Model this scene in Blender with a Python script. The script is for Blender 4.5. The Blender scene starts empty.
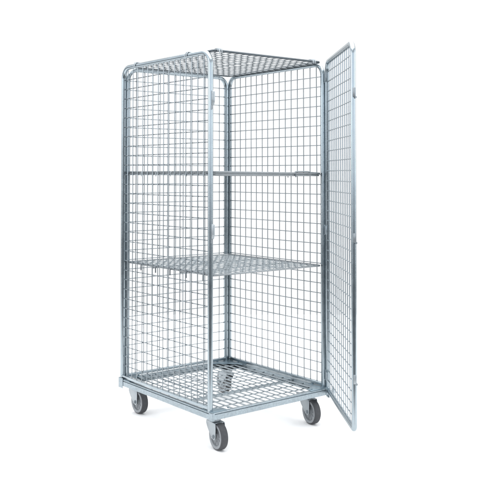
import bpy, bmesh, math, random
from mathutils import Vector, Matrix
random.seed(4)
sc = bpy.context.scene
COL = sc.collection

# ------------------------------------------------------------------ camera
GZ = 0.183                                    # height of the deck above the floor
YAW, PIT = 0.8964, 0.0307
cam_d = bpy.data.cameras.new('camera'); cam = bpy.data.objects.new('camera', cam_d); COL.objects.link(cam)
fwd = Vector((math.cos(PIT)*math.cos(YAW), math.cos(PIT)*math.sin(YAW), math.sin(PIT)))
cam.location = (-2.2811, -3.1467, 1.0845+GZ)
cam.rotation_euler = fwd.to_track_quat('-Z', 'Y').to_euler()
cam_d.sensor_width = 36; cam_d.lens = 837.719/500*36
cam_d.shift_y = (148.661-250)/500
cam_d.clip_start = 0.05; cam_d.clip_end = 200
sc.camera = cam

# ------------------------------------------------------------------ studio light
# white photographic studio all round, its unlit end behind the camera crossed by an added bright band
world = bpy.data.worlds.new('World'); sc.world = world; world.use_nodes = True
nt = world.node_tree; N = nt.nodes; Lk = nt.links
bg = N['Background']
tc = N.new('ShaderNodeTexCoord')
sep = N.new('ShaderNodeSeparateXYZ'); Lk.new(tc.outputs['Generated'], sep.inputs[0])
dot = N.new('ShaderNodeVectorMath'); dot.operation = 'DOT_PRODUCT'
dot.inputs[1].default_value = (math.cos(YAW), math.sin(YAW), 0); Lk.new(tc.outputs['Generated'], dot.inputs[0])
mr = N.new('ShaderNodeMapRange'); mr.interpolation_type = 'SMOOTHSTEP'
mr.inputs['From Min'].default_value = 0.25; mr.inputs['From Max'].default_value = 0.70
Lk.new(dot.outputs['Value'], mr.inputs['Value'])
mz = N.new('ShaderNodeMapRange'); mz.inputs['From Min'].default_value = -1; mz.inputs['From Max'].default_value = 1
Lk.new(sep.outputs['Z'], mz.inputs['Value'])
ramp = N.new('ShaderNodeValToRGB'); Lk.new(mz.outputs[0], ramp.inputs[0])
e = ramp.color_ramp.elements
stops = [(0.0, .30), (0.38, .30), (0.43, .12), (0.475, .05), (0.495, .12), (0.515, .8), (0.54, 2.1), (0.62, 2.1), (0.68, .9), (1.0, .8)]  # bright band above eye level, added to pale the upper upright wires
e[0].position, e[0].color = stops[0][0], (stops[0][1],)*3+(1,)
e[1].position, e[1].color = stops[-1][0], (stops[-1][1],)*3+(1,)
for p, v in stops[1:-1]:
    x = e.new(p); x.color = (v*.93, v*.98, v*1.04, 1)
mix = N.new('ShaderNodeMix'); mix.data_type = 'RGBA'
Lk.new(mr.outputs[0], mix.inputs[0]); Lk.new(ramp.outputs[0], mix.inputs[6]); mix.inputs[7].default_value = (1.1, 1.1, 1.1, 1)
Lk.new(mix.outputs[2], bg.inputs[0]); bg.inputs[1].default_value = 1.0

def area(name, loc, target, size, power, color=(1, 1, 1)):
    d = bpy.data.lights.new(name, 'AREA'); d.shape = 'RECTANGLE'; d.size, d.size_y = size; d.energy = power; d.color = color
    o = bpy.data.objects.new(name, d); COL.objects.link(o); o.location = loc
    o.rotation_euler = (Vector(target)-Vector(loc)).to_track_quat('-Z', 'Y').to_euler()
    return o
area('overhead_fill', (.4, .4, 5.0), (.4, .4, 0), (8, 8), 530)  # added lamp, lifts the floor to clipped white
area('side_highlight_fill', (-4.4, 1.6, 2.0), (.3, .4, .8), (.9, 3.4), 48)  # added strip lamp, draws highlight lines down the tubes
area('right_highlight_fill', (3.2, -3.6, 2.0), (.3, .4, .8), (.8, 3.4), 38)  # second added strip lamp, for tube highlights from the right

vs = sc.view_settings
vs.view_transform = 'Standard'; vs.look = 'None'; vs.exposure = 0.0; vs.gamma = 1.0; vs.use_curve_mapping = False

# ------------------------------------------------------------------ materials
def mat(name, base, metallic=0.0, rough=0.5, var=0.0, scale=40.0, rvar=0.0, bump=0.0, spangle=False):
    m = bpy.data.materials.new(name); m.use_nodes = True
    n = m.node_tree.nodes; l = m.node_tree.links; b = n['Principled BSDF']
    b.inputs['Metallic'].default_value = metallic; b.inputs['Roughness'].default_value = rough
    b.inputs['Base Color'].default_value = (*base, 1)
    t = n.new('ShaderNodeTexCoord')
    if spangle:
        tx = n.new('ShaderNodeTexVoronoi'); tx.inputs['Scale'].default_value = scale; out = tx.outputs['Color']
    else:
        tx = n.new('ShaderNodeTexNoise'); tx.inputs['Scale'].default_value = scale; tx.inputs['Detail'].default_value = 4; out = tx.outputs['Fac']
    l.new(t.outputs['Object'], tx.inputs['Vector'])
    nz = n.new('ShaderNodeTexNoise'); nz.inputs['Scale'].default_value = 9; nz.inputs['Detail'].default_value = 5
    l.new(t.outputs['Object'], nz.inputs['Vector'])
    av = n.new('ShaderNodeMath'); av.operation = 'MULTIPLY_ADD'; av.inputs[1].default_value = .5
    bw = n.new('ShaderNodeRGBToBW'); l.new(out, bw.inputs[0])
    hf = n.new('ShaderNodeMath'); hf.operation = 'MULTIPLY'; hf.inputs[1].default_value = .5; l.new(nz.outputs['Fac'], hf.inputs[0])
    l.new(bw.outputs[0], av.inputs[0]); l.new(hf.outputs[0], av.inputs[2])
    if var:
        r = n.new('ShaderNodeMapRange'); r.inputs['From Min'].default_value = .25; r.inputs['From Max'].default_value = .75
        r.inputs['To Min'].default_value = 1-var; r.inputs['To Max'].default_value = 1+var
        l.new(av.outputs[0], r.inputs['Value'])
        vm = n.new('ShaderNodeVectorMath'); vm.operation = 'SCALE'; vm.inputs[0].default_value = base
        l.new(r.outputs[0], vm.inputs['Scale']); l.new(vm.outputs[0], b.inputs['Base Color'])
    if rvar:
        r2 = n.new('ShaderNodeMapRange'); r2.inputs['To Min'].default_value = rough-rvar; r2.inputs['To Max'].default_value = rough+rvar
        l.new(av.outputs[0], r2.inputs['Value']); l.new(r2.outputs[0], b.inputs['Roughness'])
    if bump:
        bp = n.new('ShaderNodeBump'); bp.inputs['Strength'].default_value = bump; bp.inputs['Distance'].default_value = .002
        l.new(av.outputs[0], bp.inputs['Height']); l.new(bp.outputs[0], b.inputs['Normal'])
    return m
ZINC = mat('zinc_plated_tube', (.335, .385, .415), 1.0, .23, .12, 30, .05, .02)
WIRE = mat('zinc_plated_wire', (.265, .295, .315), 1.0, .34, .07, 20, .05)
GALV = mat('galvanised_sheet', (.31, .36, .39), .9, .40, .15, 140, .08, .05, True)
DECKW = mat('galvanised_wire', (.335, .37, .39), 1.0, .36, .12, 80, .08)
PLATE = mat('blue_passivated_sheet', (.22, .29, .335), .9, .36, .14, 60, .1, .08)
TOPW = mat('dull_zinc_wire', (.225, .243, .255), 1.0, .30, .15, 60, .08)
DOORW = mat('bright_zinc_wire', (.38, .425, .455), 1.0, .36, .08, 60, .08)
FORK = mat('zinc_pressed_steel', (.34, .37, .39), .8, .40, .10, 70, .08, .06)
TYRE = mat('dark_grey_rubber', (.042, .044, .049), 0, .66, .4, 120, .1, .15)
RIMM = mat('grey_plastic', (.21, .222, .235), 0, .5, .22, 60, .08)
DARK = mat('shade_toned_steel', (.105, .122, .136), .9, .45, .2, 80, .1)  # steel with dark reflection and shade put into its colour
FLOOR = mat('white_paper', (.92, .92, .92), 0, .8, .01, 3)

# ------------------------------------------------------------------ mesh helpers
class MB:
    def __init__(s): s.bm = bmesh.new()
    def tube(s, pts, r, n=10, cap=True):
        pts = [Vector(p) for p in pts]; rings = []
        d0 = (pts[1]-pts[0]).normalized()
        ref = Vector((0, 0, 1)) if abs(d0.z) < .9 else Vector((1, 0, 0))
        u = d0.cross(ref).normalized()
        for i, p in enumerate(pts):
            if i == 0: d = d0
            elif i == len(pts)-1: d = (pts[i]-pts[i-1]).normalized()
            else: d = ((pts[i]-pts[i-1]).normalized()+(pts[i+1]-pts[i]).normalized()).normalized()
            u = (u-d*u.dot(d)).normalized(); v = d.cross(u)
            rings.append([s.bm.verts.new(p+(u*math.cos(a)+v*math.sin(a))*r) for a in [2*math.pi*k/n for k in range(n)]])
        for a, b in zip(rings, rings[1:]):
            for k in range(n):
                f = s.bm.faces.new((a[k], a[(k+1) % n], b[(k+1) % n], b[k])); f.smooth = True
        if cap:
            s.bm.faces.new(rings[0][::-1]); s.bm.faces.new(rings[-1])
        return s
    def box(s, lo, hi, mat=None, bev=0.0):
        b = bmesh.new()
        c = [(lo[i]+hi[i])/2 for i in range(3)]; z = [abs(hi[i]-lo[i]) for i in range(3)]
        bmesh.ops.create_cube(b, size=1, matrix=Matrix.Translation(c) @ Matrix.Diagonal((*z, 1)))
        if bev: bmesh.ops.bevel(b, geom=b.edges[:], offset=bev, segments=2, affect='EDGES', profile=.5)
        return s.merge(b, mat)
    def merge(s, b, mat=None):
        if mat is not None: b.transform(mat)
        me = bpy.data.meshes.new('tmp'); b.to_mesh(me); b.free(); s.bm.from_mesh(me); bpy.data.meshes.remove(me); return s
    def prism(s, outline, axis, t0, t1, mat=None, bev=0.0):
        """outline: 2-D points; extruded along axis ('x': points are (y,z); 'z': points are (x,y))"""
        b = bmesh.new()
        P = (lambda p, t: (t, p[0], p[1])) if axis == 'x' else ((lambda p, t: (p[0], t, p[1])) if axis == 'y' else (lambda p, t: (p[0], p[1], t)))
        A = [b.verts.new(P(p, t0)) for p in outline]; B = [b.verts.new(P(p, t1)) for p in outline]
        n = len(outline)
        b.faces.new(A[::-1]); b.faces.new(B)
        for k in range(n): b.faces.new((A[k], A[(k+1) % n], B[(k+1) % n], B[k]))
        bmesh.ops.recalc_face_normals(b, faces=b.faces[:])
        if bev: bmesh.ops.bevel(b, geom=b.edges[:], offset=bev, segments=2, affect='EDGES', profile=.5)
        return s.merge(b, mat)
    def lathe_x(s, prof, n=40, center=(0, 0, 0)):
        """prof: (x, radius) pairs, revolved round the x axis"""
        c = Vector(center); rings = []
        for x, r in prof:
            rings.append([s.bm.verts.new(c+Vector((x, r*math.cos(a), r*math.sin(a)))) for a in [2*math.pi*k/n for k in range(n)]])
        for a, b in zip(rings, rings[1:]):
            for k in range(n):
                f = s.bm.faces.new((a[k], a[(k+1) % n], b[(k+1) % n], b[k])); f.smooth = True
        return s
    def build(s, name, m, parent=None, loc=(0, 0, 0), rz=0.0, sharp=35):
        bmesh.ops.recalc_face_normals(s.bm, faces=s.bm.faces[:])
        me = bpy.data.meshes.new(name); s.bm.to_mesh(me); s.bm.free()
        me.materials.append(m)
        for p in me.polygons: p.use_smooth = True
        me.set_sharp_from_angle(angle=math.radians(sharp))
        o = bpy.data.objects.new(name, me); COL.objects.link(o)
        o.location = loc; o.rotation_euler = (0, 0, rz)
        if parent: o.parent = parent
        return o
def empty_mesh_copy(o, parent, loc=None, rz=None):
    c = o.copy(); COL.objects.link(c); c.parent = parent
    if loc is not None: c.location = loc
    if rz is not None: c.rotation_euler = (0, 0, rz)
    for ch in o.children:
        g = ch.copy(); COL.objects.link(g); g.parent = c
    return c

# ------------------------------------------------------------------ setting
fb = MB()
ax = Vector((math.cos(YAW), math.sin(YAW), 0)); sx = Vector((math.sin(YAW), -math.cos(YAW), 0)); c0 = Vector((.36, .4, 0))
vs4 = [fb.bm.verts.new(c0+ax*a+sx*b) for a, b in ((-1.75, -5), (-1.75, 5), (3.2, 5), (3.2, -5))]
fb.bm.faces.new(vs4)
floor = fb.build('floor', FLOOR); floor['kind'] = 'structure'; floor['label'] = 'plain white studio floor under the roll container'; 

# ------------------------------------------------------------------ roll container
W, D, H = 0.717, 0.796, 1.657
R = 0.0125                                     # tube radius
root = bpy.data.objects.new('roll_container', None); COL.objects.link(root)
ROOT = Vector((W/2, D/2, 0)); root.location = ROOT
root['label'] = 'tall zinc wire mesh roll container with two shelves and open door, standing on castors'
root['category'] = 'roll container'
OFF = Vector((-W/2, -D/2, GZ))                 # part coordinates: near post at 0,0, deck at z 0
def arc(c, a0, a1, r, n=8):
    return [(c[0]+r*math.cos(a0+(a1-a0)*k/n), c[1]+r*math.sin(a0+(a1-a0)*k/n)) for k in range(n+1)]
def arch_path(w, z0, h, r):
    """inverted U in a (u, z) plane"""
    return [(0, z0)]+arc((r, h-r), math.pi, math.pi/2, r)+arc((w-r, h-r), math.pi/2, 0, r)+[(w, z0)]
def jit(a): return random.uniform(-a, a)

def mesh_panel(name_parent, place, w, z0, z1, inset, pv, ph, rw, side, m=None, rv=None, first_h=None, top_r=.06):
    """upright wire mesh in (u, z): verticals on one side, horizontals on the other; place(u, v, z) -> point"""
    b = MB()
    n = max(1, round((w-2*inset)/pv))
    step = (w-2*inset)/n
    for k in range(1, n):
        u = inset+step*k+jit(.0006)
        zt = z1
        b.tube([place(u+jit(.0007), side*rw*.9, z0), place(u+jit(.0020), side*rw*.9+jit(.001), (z0+z1)/2), place(u+jit(.0007), side*rw*.9, zt)], rv or rw, 8)
    z = z0+(first_h or ph)
    while z < z1-.018:
        dz = jit(.0006)
        b.tube([place(R*.8, -side*rw*.9, z+dz), place(w/2, -side*rw*.9, z+dz+jit(.0016)), place(w-R*.8, -side*rw*.9, z+dz+jit(.0006))], rw, 8)
        for a_ in (R*.75, w-R*.75-.007): b.tube([place(a_, -side*rw*.9, z+dz), place(a_+.007, -side*rw*.9, z+dz)], rw*1.5, 8)   # weld
        z += ph
    return b.build('wire_mesh', m or WIRE, name_parent)

# --- upright panels ------------------------------------------------
RW = .00245
def upright(name, place, w, hidden_bottom=True, h=H):
    f = MB()
    f.tube([place(u, 0, z) for u, z in arch_path(w, -.0025, h, .058)], R, 14)
    a_, b_ = place(R*.6, -.0095, .0035), place(w-R*.6, .0095, .018)
    f.box([min(a_[i], b_[i]) for i in range(3)], [max(a_[i], b_[i]) for i in range(3)], bev=.0012)
    o = f.build(name, ZINC, root, OFF)
    mesh_panel(o, place, w, .016, h, .0, .0503, .0508, RW, -1 if name == 'side_panel' else 1)
    return o
left = upright('side_panel', lambda u, v, z: Vector((v, u, z)), D)
right = upright('side_panel', lambda u, v, z: Vector((W-v, u, z)), D)
back = upright('back_panel', lambda u, v, z: Vector((.027+u, D-v, z)), W-.054, h=H-.004)

# latch keepers on the near post, facing the door
for zc in (1.438, .820):
    b = MB()
    b.prism([(-.0115, zc-.034), (-.0115, zc+.030), (-.018, zc+.036), (-.026, zc+.030), (-.026, zc-.014), (-.019, zc-.034)], 'x', -.005, .007, bev=.0015)
    b.box((-.0065, -.026, zc-.022), (-.005, -.019, zc+.020), bev=.0004)
    b.tube([(-.004, -.017, zc-.034), (-.004, -.017, zc-.052)], .0045, 10)
    b.build('latch_keeper', FORK, left)

# --- top panel -----------------------------------------------------
def flat_mesh(parent, x0, x1, y0, y1, z, along, pl, pc, r1, r2, m, below=True):
    """flat wire mesh: long wires along one axis with pitch pl, cross wires with pitch pc under them"""
    b = MB(); dz = -(r1+r2)*.9 if below else (r1+r2)*.9
    if along == 'y':
        n = round((x1-x0)/pl)
        for k in range(1, n):
            x = x0+(x1-x0)*k/n+jit(.0008); b.tube([(x, y0, z), (x+jit(.001), (y0+y1)/2, z+jit(.0012)), (x+jit(.0008), y1, z)], r1, 8)
        n = round((y1-y0)/pc)
        for k in range(1, n):
            y = y0+(y1-y0)*k/n+jit(.0008); b.tube([(x0, y, z+dz), ((x0+x1)/2, y+jit(.001), z+dz+jit(.0012)), (x1, y, z+dz)], r2, 8)
    else:
        n = round((y1-y0)/pl)
        for k in range(1, n):
            y = y0+(y1-y0)*k/n+jit(.0008); b.tube([(x0, y, z), ((x0+x1)/2, y+jit(.001), z+jit(.0012)), (x1, y+jit(.0008), z)], r1, 8)
        n = round((x1-x0)/pc)
        for k in range(1, n):
            x = x0+(x1-x0)*k/n+jit(.0008); b.tube([(x, y0, z+dz), (x+jit(.001), (y0+y1)/2, z+dz+jit(.0012)), (x, y1, z+dz)], r2, 8)
    return b.build('wire_mesh', m, parent)
def rect_rod(b, x0, x1, y0, y1, z, r, cr=.02):
    p = arc((x1-cr, y1-cr), 0, math.pi/2, cr, 5)+arc((x0+cr, y1-cr), math.pi/2, math.pi, cr, 5)+arc((x0+cr, y0+cr), math.pi, 1.5*math.pi, cr, 5)+arc((x1-cr, y0+cr), 1.5*math.pi, 2*math.pi, cr, 5)
    p.append(p[0]); b.tube([(x, y, z) for x, y in p], r, 10)
zt = H+.0065
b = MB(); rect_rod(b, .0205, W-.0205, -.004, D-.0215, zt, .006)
top = b.build('top_panel', DARK, root, OFF)  # dark reflection on the roof rim is put into its colour
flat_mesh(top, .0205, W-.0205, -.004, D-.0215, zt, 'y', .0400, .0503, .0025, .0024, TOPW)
def clip(x, y, along):
    c = MB(); l = .012
    for s in (-1, 1):
        pts = [(.024, -.005), (.027, .001), (.022, .0075), (.008, .0088), (-.006, .0072), (-.0145, -.004), (-.0150, -.014)]
        if along == 'y': c.tube([(p[0], s*.006, p[1]) for p in pts], .0032, 8)
        else: c.tube([(s*.006, p[0], p[1]) for p in pts], .0032, 8)
    if along == 'y': c.box((-.008, -l*.8, .0062), (.020, l*.8, .0092), bev=.001)
    else: c.box((-l, -.010, -.006), (l, .010, .007), bev=.001)
    return c.build('clip', FORK, top, (x, y, zt+.002))
clip(.0, .665, 'y'); clip(.0, .185, 'y'); clip(W, .6, 'y').rotation_euler.z = math.pi; clip(W, .12, 'y').rotation_euler.z = math.pi
clip(.045, -.004, 'x'); clip(W-.075, -.004, 'x')

# --- shelves -------------------------------------------------------
def make_shelf(z):
    b = MB(); x0, x1, y0, y1 = .016, W-.016, .002, D-.018
    rect_rod(b, x0, x1, y0, y1, z, .0048, .015)
    if z > .8: rect_rod(b, x0+.003, x1-.003, y0+.003, y1-.003, z-.0098, .0042, .015)
    for y in (.27, .53): b.tube([(x0, y, z-.0098), (x1, y, z-.0098)], .004, 8)     # stiffening rods
    s = b.build('shelf', TOPW, root, OFF)
    flat_mesh(s, x0, x1, y0, y1, z, 'y', .0430, .0503, .0023, .0021, DECKW)
    for side, ys in ((0, (.617, .476, .343, .202, .062)),)+(((1, (.27,)),) if z > .8 else ()):
        for y in ys:
            h = MB()
            sd = -1 if side == 0 else 1
            xe = x0 if side == 0 else x1; xp = 0 if side == 0 else W
            h.tube([(xe-sd*.014, y, z), (xp-sd*.006, y, z), (xp-sd*.003, y, z-.004), (xp-sd*.003, y, z-(.029 if z < .8 else .022))], .0031 if z < .8 else .0024, 8)
            h.build('hook', DARK if z < .8 else FORK, s)  # same steel on all hooks; lower ones have their shade in the colour
    return s
lower = make_shelf(.616)
upper = make_shelf(1.0965)
tilt = .0115; upper.rotation_euler.y = tilt; upper.location.x -= 1.0965*tilt      # sits slightly askew on its hooks
b = MB()                                          # bent locking wire at the free end of the upper shelf
b.tube([(W-.19, -.004, 1.0965-.020), (W-.19, .002, 1.0965+.007), (W-.183, .002, 1.0965+.0085), (W-.15, .002, 1.0965+.009), (W-.10, .002, 1.0965+.0085), (W-.085, .002, 1.0965+.005), (W-.02, .002, 1.0965+.002)], .0034, 8)
b.build('locking_wire', WIRE, upper)

# --- base ----------------------------------------------------------
X0, X1, Y0, Y1 = -.0135, W+.0135, -.036, D+.0135
def ring_profile(b, prof):
    loops = []
    for ins, z in prof:
        loops.append([b.bm.verts.new((x, y, z)) for x, y in ((X0+ins, Y0+ins), (X1-ins, Y0+ins), (X1-ins, Y1-ins), (X0+ins, Y1-ins))])
    n = len(prof)
    for i in range(n):
        A, B = loops[i], loops[(i+1) % n]
        for k in range(4): b.bm.faces.new((A[k], A[(k+1) % 4], B[(k+1) % 4], B[k]))
b = MB()
ring_profile(b, [(.0008, -.0365), (0, -.0357), (0, -.0125), (.0015, -.0118), (.0055, -.0118), (.0055, -.0088), (.0012, -.0088), (0, -.0078), (.0005, -.0038), (.0022, -.003), (.017, -.003), (.017, -.006), (.0085, -.006), (.0085, -.015), (.004, -.0155), (.003, -.0335), (.018, -.0335), (.018, -.0365)])
base = b.build('base_frame', GALV, root, OFF, sharp=25)
# support bars under the mesh
b = MB()
y = .262; b.box((X0+.012, y-.006, -.030), (X1-.012, y+.006, -.0155), bev=.0015)
b.build('support_bar', GALV, base)
flat_mesh(base, X0+.02, X1-.02, Y0+.02, Y1-.02, -.0085, 'y', .0400, .080, .0034, .0028, DECKW).name = 'deck_mesh'
# corner gussets riveted on top of the frame
def gusset(cx, cy, sx_, sy_, l=.125):
    g = MB()
    o = [(0, 0), (l, 0), (l, .036), (l-.03, .046), (.046, l-.03), (.036, l), (0, l)]
    pts = [(cx+sx_*p[0], cy+sy_*p[1]) for p in o]
    g.prism(pts, 'z', -.003+.0004, .0006, bev=.0006)
    for q in ((.105, .02), (.02, .105)):
        x, y = cx+sx_*q[0], cy+sy_*q[1]
        g.tube([(x, y, .0), (x, y, .0022)], .006, 12); g.tube([(x, y, .0022), (x, y, .0032)], .004, 12)
    g.build('corner_plate', PLATE, base)
i_ = .003
gusset(X0+i_, Y0+i_, 1, 1, .085); gusset(X1-i_, Y0+i_, -1, 1); gusset(X0+i_, Y1-i_, 1, -1, .1); gusset(X1-i_, Y1-i_, -1, -1, .16)
# folded corner brackets on the outside of the frame
def bracket(x, y, sx_, sy_, lx, ly, z0, z1, hole=False):
    g = MB(); t = .0026
    g.box((min(x, x+sx_*t), min(y-sy_*ly, y+sy_*t), z0), (max(x, x+sx_*t), max(y-sy_*ly, y+sy_*t), z1), bev=.0008)
    g.box((min(x, x-sx_*lx), min(y, y+sy_*t), z0), (max(x, x-sx_*lx), max(y, y+sy_*t), z1), bev=.0008)
    if hole:
        xc, yc = x+sx_*.004, y+sy_*.006
        g.tube([(xc-sx_*.024, yc, z0+.001), (xc-sx_*.004, yc, z0-.001), (xc+sx_*.008, yc, z0+.005), (xc+sx_*.012, yc, z0+.016), (xc+sx_*.009, yc, z1)], .008, 10)
    g.build('corner_bracket', GALV, base)
bracket(X0, Y1, -1, 1, .05, .042, -.048, .004)
bracket(X0, Y0, -1, -1, .012, .024, -.040, -.0045)
bracket(X1, Y0, 1, -1, .03, .03, -.043, -.0045, True)
bracket(X1, Y1, 1, 1, .05, .03, -.046, .004)

# --- door ----------------------------------------------------------
hx, hy = W+.0085, -.0245
ex, ey = .3480, -.5785
DW = math.hypot(ex-hx, ey-hy); ux, uy = (ex-hx)/DW, (ey-hy)/DW
nx, ny = uy, -ux                                  # towards the container side, seen by the camera
def dp(u, v, z): return Vector((hx+ux*u+nx*v, hy+uy*u+ny*v, z))
DZ0, DZ1 = -.015, 1.6635
f = MB()
br = .016
f.tube([dp(u, 0, z) for u, z in [(br, DZ0)]+arc((br, DZ0+br), -math.pi/2, -math.pi, br, 5)+arch_path(DW, DZ0+br+.01, DZ1, .052)+arc((DW-br, DZ0+br), 0, -math.pi/2, br, 5)+[(DW/2, DZ0), (br, DZ0)]][1:], R, 14)
door = f.build('door', ZINC, root, OFF)
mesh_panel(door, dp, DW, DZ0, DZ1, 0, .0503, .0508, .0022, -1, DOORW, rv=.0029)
for zc in (1.585, .80, .06):                      # hinge straps between the near right post and the door
    g = MB()
    g.box((0, -.0030, -.022), (.052, .0030, .022), Matrix.Translation(dp(-.004, R+.001, zc)) @ Matrix.Rotation(math.atan2(uy, ux), 4, 'Z'), .001)
    p = dp(-.008, .012, 0); g.tube([(p.x, p.y, zc-.026), (p.x, p.y, zc+.026)], .0058, 12)
    g.build('hinge', GALV, door)
for zc in (1.444, .812, .205):                    # latch tongues on the free stile
    g = MB(); rot = Matrix.Rotation(math.atan2(uy, ux), 4, 'Z'); T = Matrix.Translation(dp(DW, 0, zc))
    g.box((.009, -.004, -.016), (.020, .004, .014), T @ rot, .0015)
    g.box((.0155, -.006, -.022), (.0215, .006, .018), T @ rot, .0015)
    g.tube([T @ rot @ Vector((.006, .008, -.024)), T @ rot @ Vector((.018, .008, -.024))], .005, 10)
    g.build('latch', FORK, door)

# --- castors -------------------------------------------------------
RWH, ZAX, TR = .0625, .0625, .040
CT = GZ-.037                                      # underside of the frame
def make_castor():
    """swivel castor round its stem; trails along -y, wheel axis along x; local z 0 is the floor"""
    f = MB(); zc = CT-.021                        # crown of the fork
    f.tube([(0, 0, zc-.001), (0, 0, CT-.006)], .026, 24); f.tube([(0, 0, zc+.004), (0, 0, CT-.010)], .031, 24)
    f.box((-.0255, -.049, zc-.004), (.0255, .029, zc), bev=.0015)
    leg = [(.030, zc), (.031, zc-.014), (.020, zc-.032), (-.006, ZAX+.004), (-TR+.012, ZAX-.011), (-TR+.004, ZAX-.0155), (-TR-.006, ZAX-.0155), (-TR-.013, ZAX-.009), (-TR-.0155, ZAX+.002), (-.0560, zc-.024), (-.055, zc-.008), (-.050, zc)]
    for s in (-1, 1):
        f.prism(leg, 'x', s*.0235, s*.0265, bev=.0007)
    o = f.build('castor', FORK, root)
    p = MB(); p.box((-.045, -.038, CT-.005), (.045, .038, CT-.001), bev=.001)
    for a in (-1, 1):
        for c in (-1, 1):
            p.tube([(a*.036, c*.029, CT-.010), (a*.036, c*.029, CT-.005)], .006, 6)
    p.build('mounting_plate', FORK, o)
    t = MB(); c = (0, -TR, ZAX)
    t.lathe_x([(-.0180, .0505), (-.0186, .0545), (-.0172, .0595), (-.0135, .0618), (-.004, .0625), (.004, .0625), (.0135, .0618), (.0172, .0595), (.0186, .0545), (.0180, .0505)], 56, c)
    t.build('tyre', TYRE, o)
    w = MB()
    prof = [(.0172, .0), (.0172, .012), (.0165, .0145), (.010, .0165), (.0085, .022), (.0085, .038), (.0095, .0415), (.0172, .0440), (.0186, .0470), (.0190, .0555), (.0184, .0562)]
    w.lathe_x([(-x, r) for x, r in prof]+[(x, r) for x, r in reversed(prof)], 56, c)
    for s in (-1, 1):                             # ribs in the dish of the wheel
        for k in range(10):
            a = 2*math.pi*k/10
            w.box((s*.0080, .016, -.0016), (s*.0108, .0425, .0016), Matrix.Translation(c) @ Matrix.Rotation(a, 4, 'X'))
    w.build('rim', RIMM, o)
    ab = MB(); ab.tube([(-.034, -TR, ZAX), (-.0265, -TR, ZAX)], .0085, 6); ab.tube([(.0265, -TR, ZAX), (.032, -TR, ZAX)], .0085, 6); ab.tube([(-.037, -TR, ZAX), (.036, -TR, ZAX)], .0045, 10)
    ab.build('axle_bolt', FORK, o)
    return o
cas = make_castor(); lo = Vector((-W/2, -D/2, 0))
spots = [((.046, .030), -math.radians(7)), ((.066, .768), math.radians(-1)), ((.656, .058), -math.radians(9)), ((.668, .752), math.radians(172))]
for k, ((x, y), a) in enumerate(spots):
    o = cas if k == 0 else empty_mesh_copy(cas, root)
    o.location = lo+Vector((x, y, 0)); o.rotation_euler = (0, 0, a)
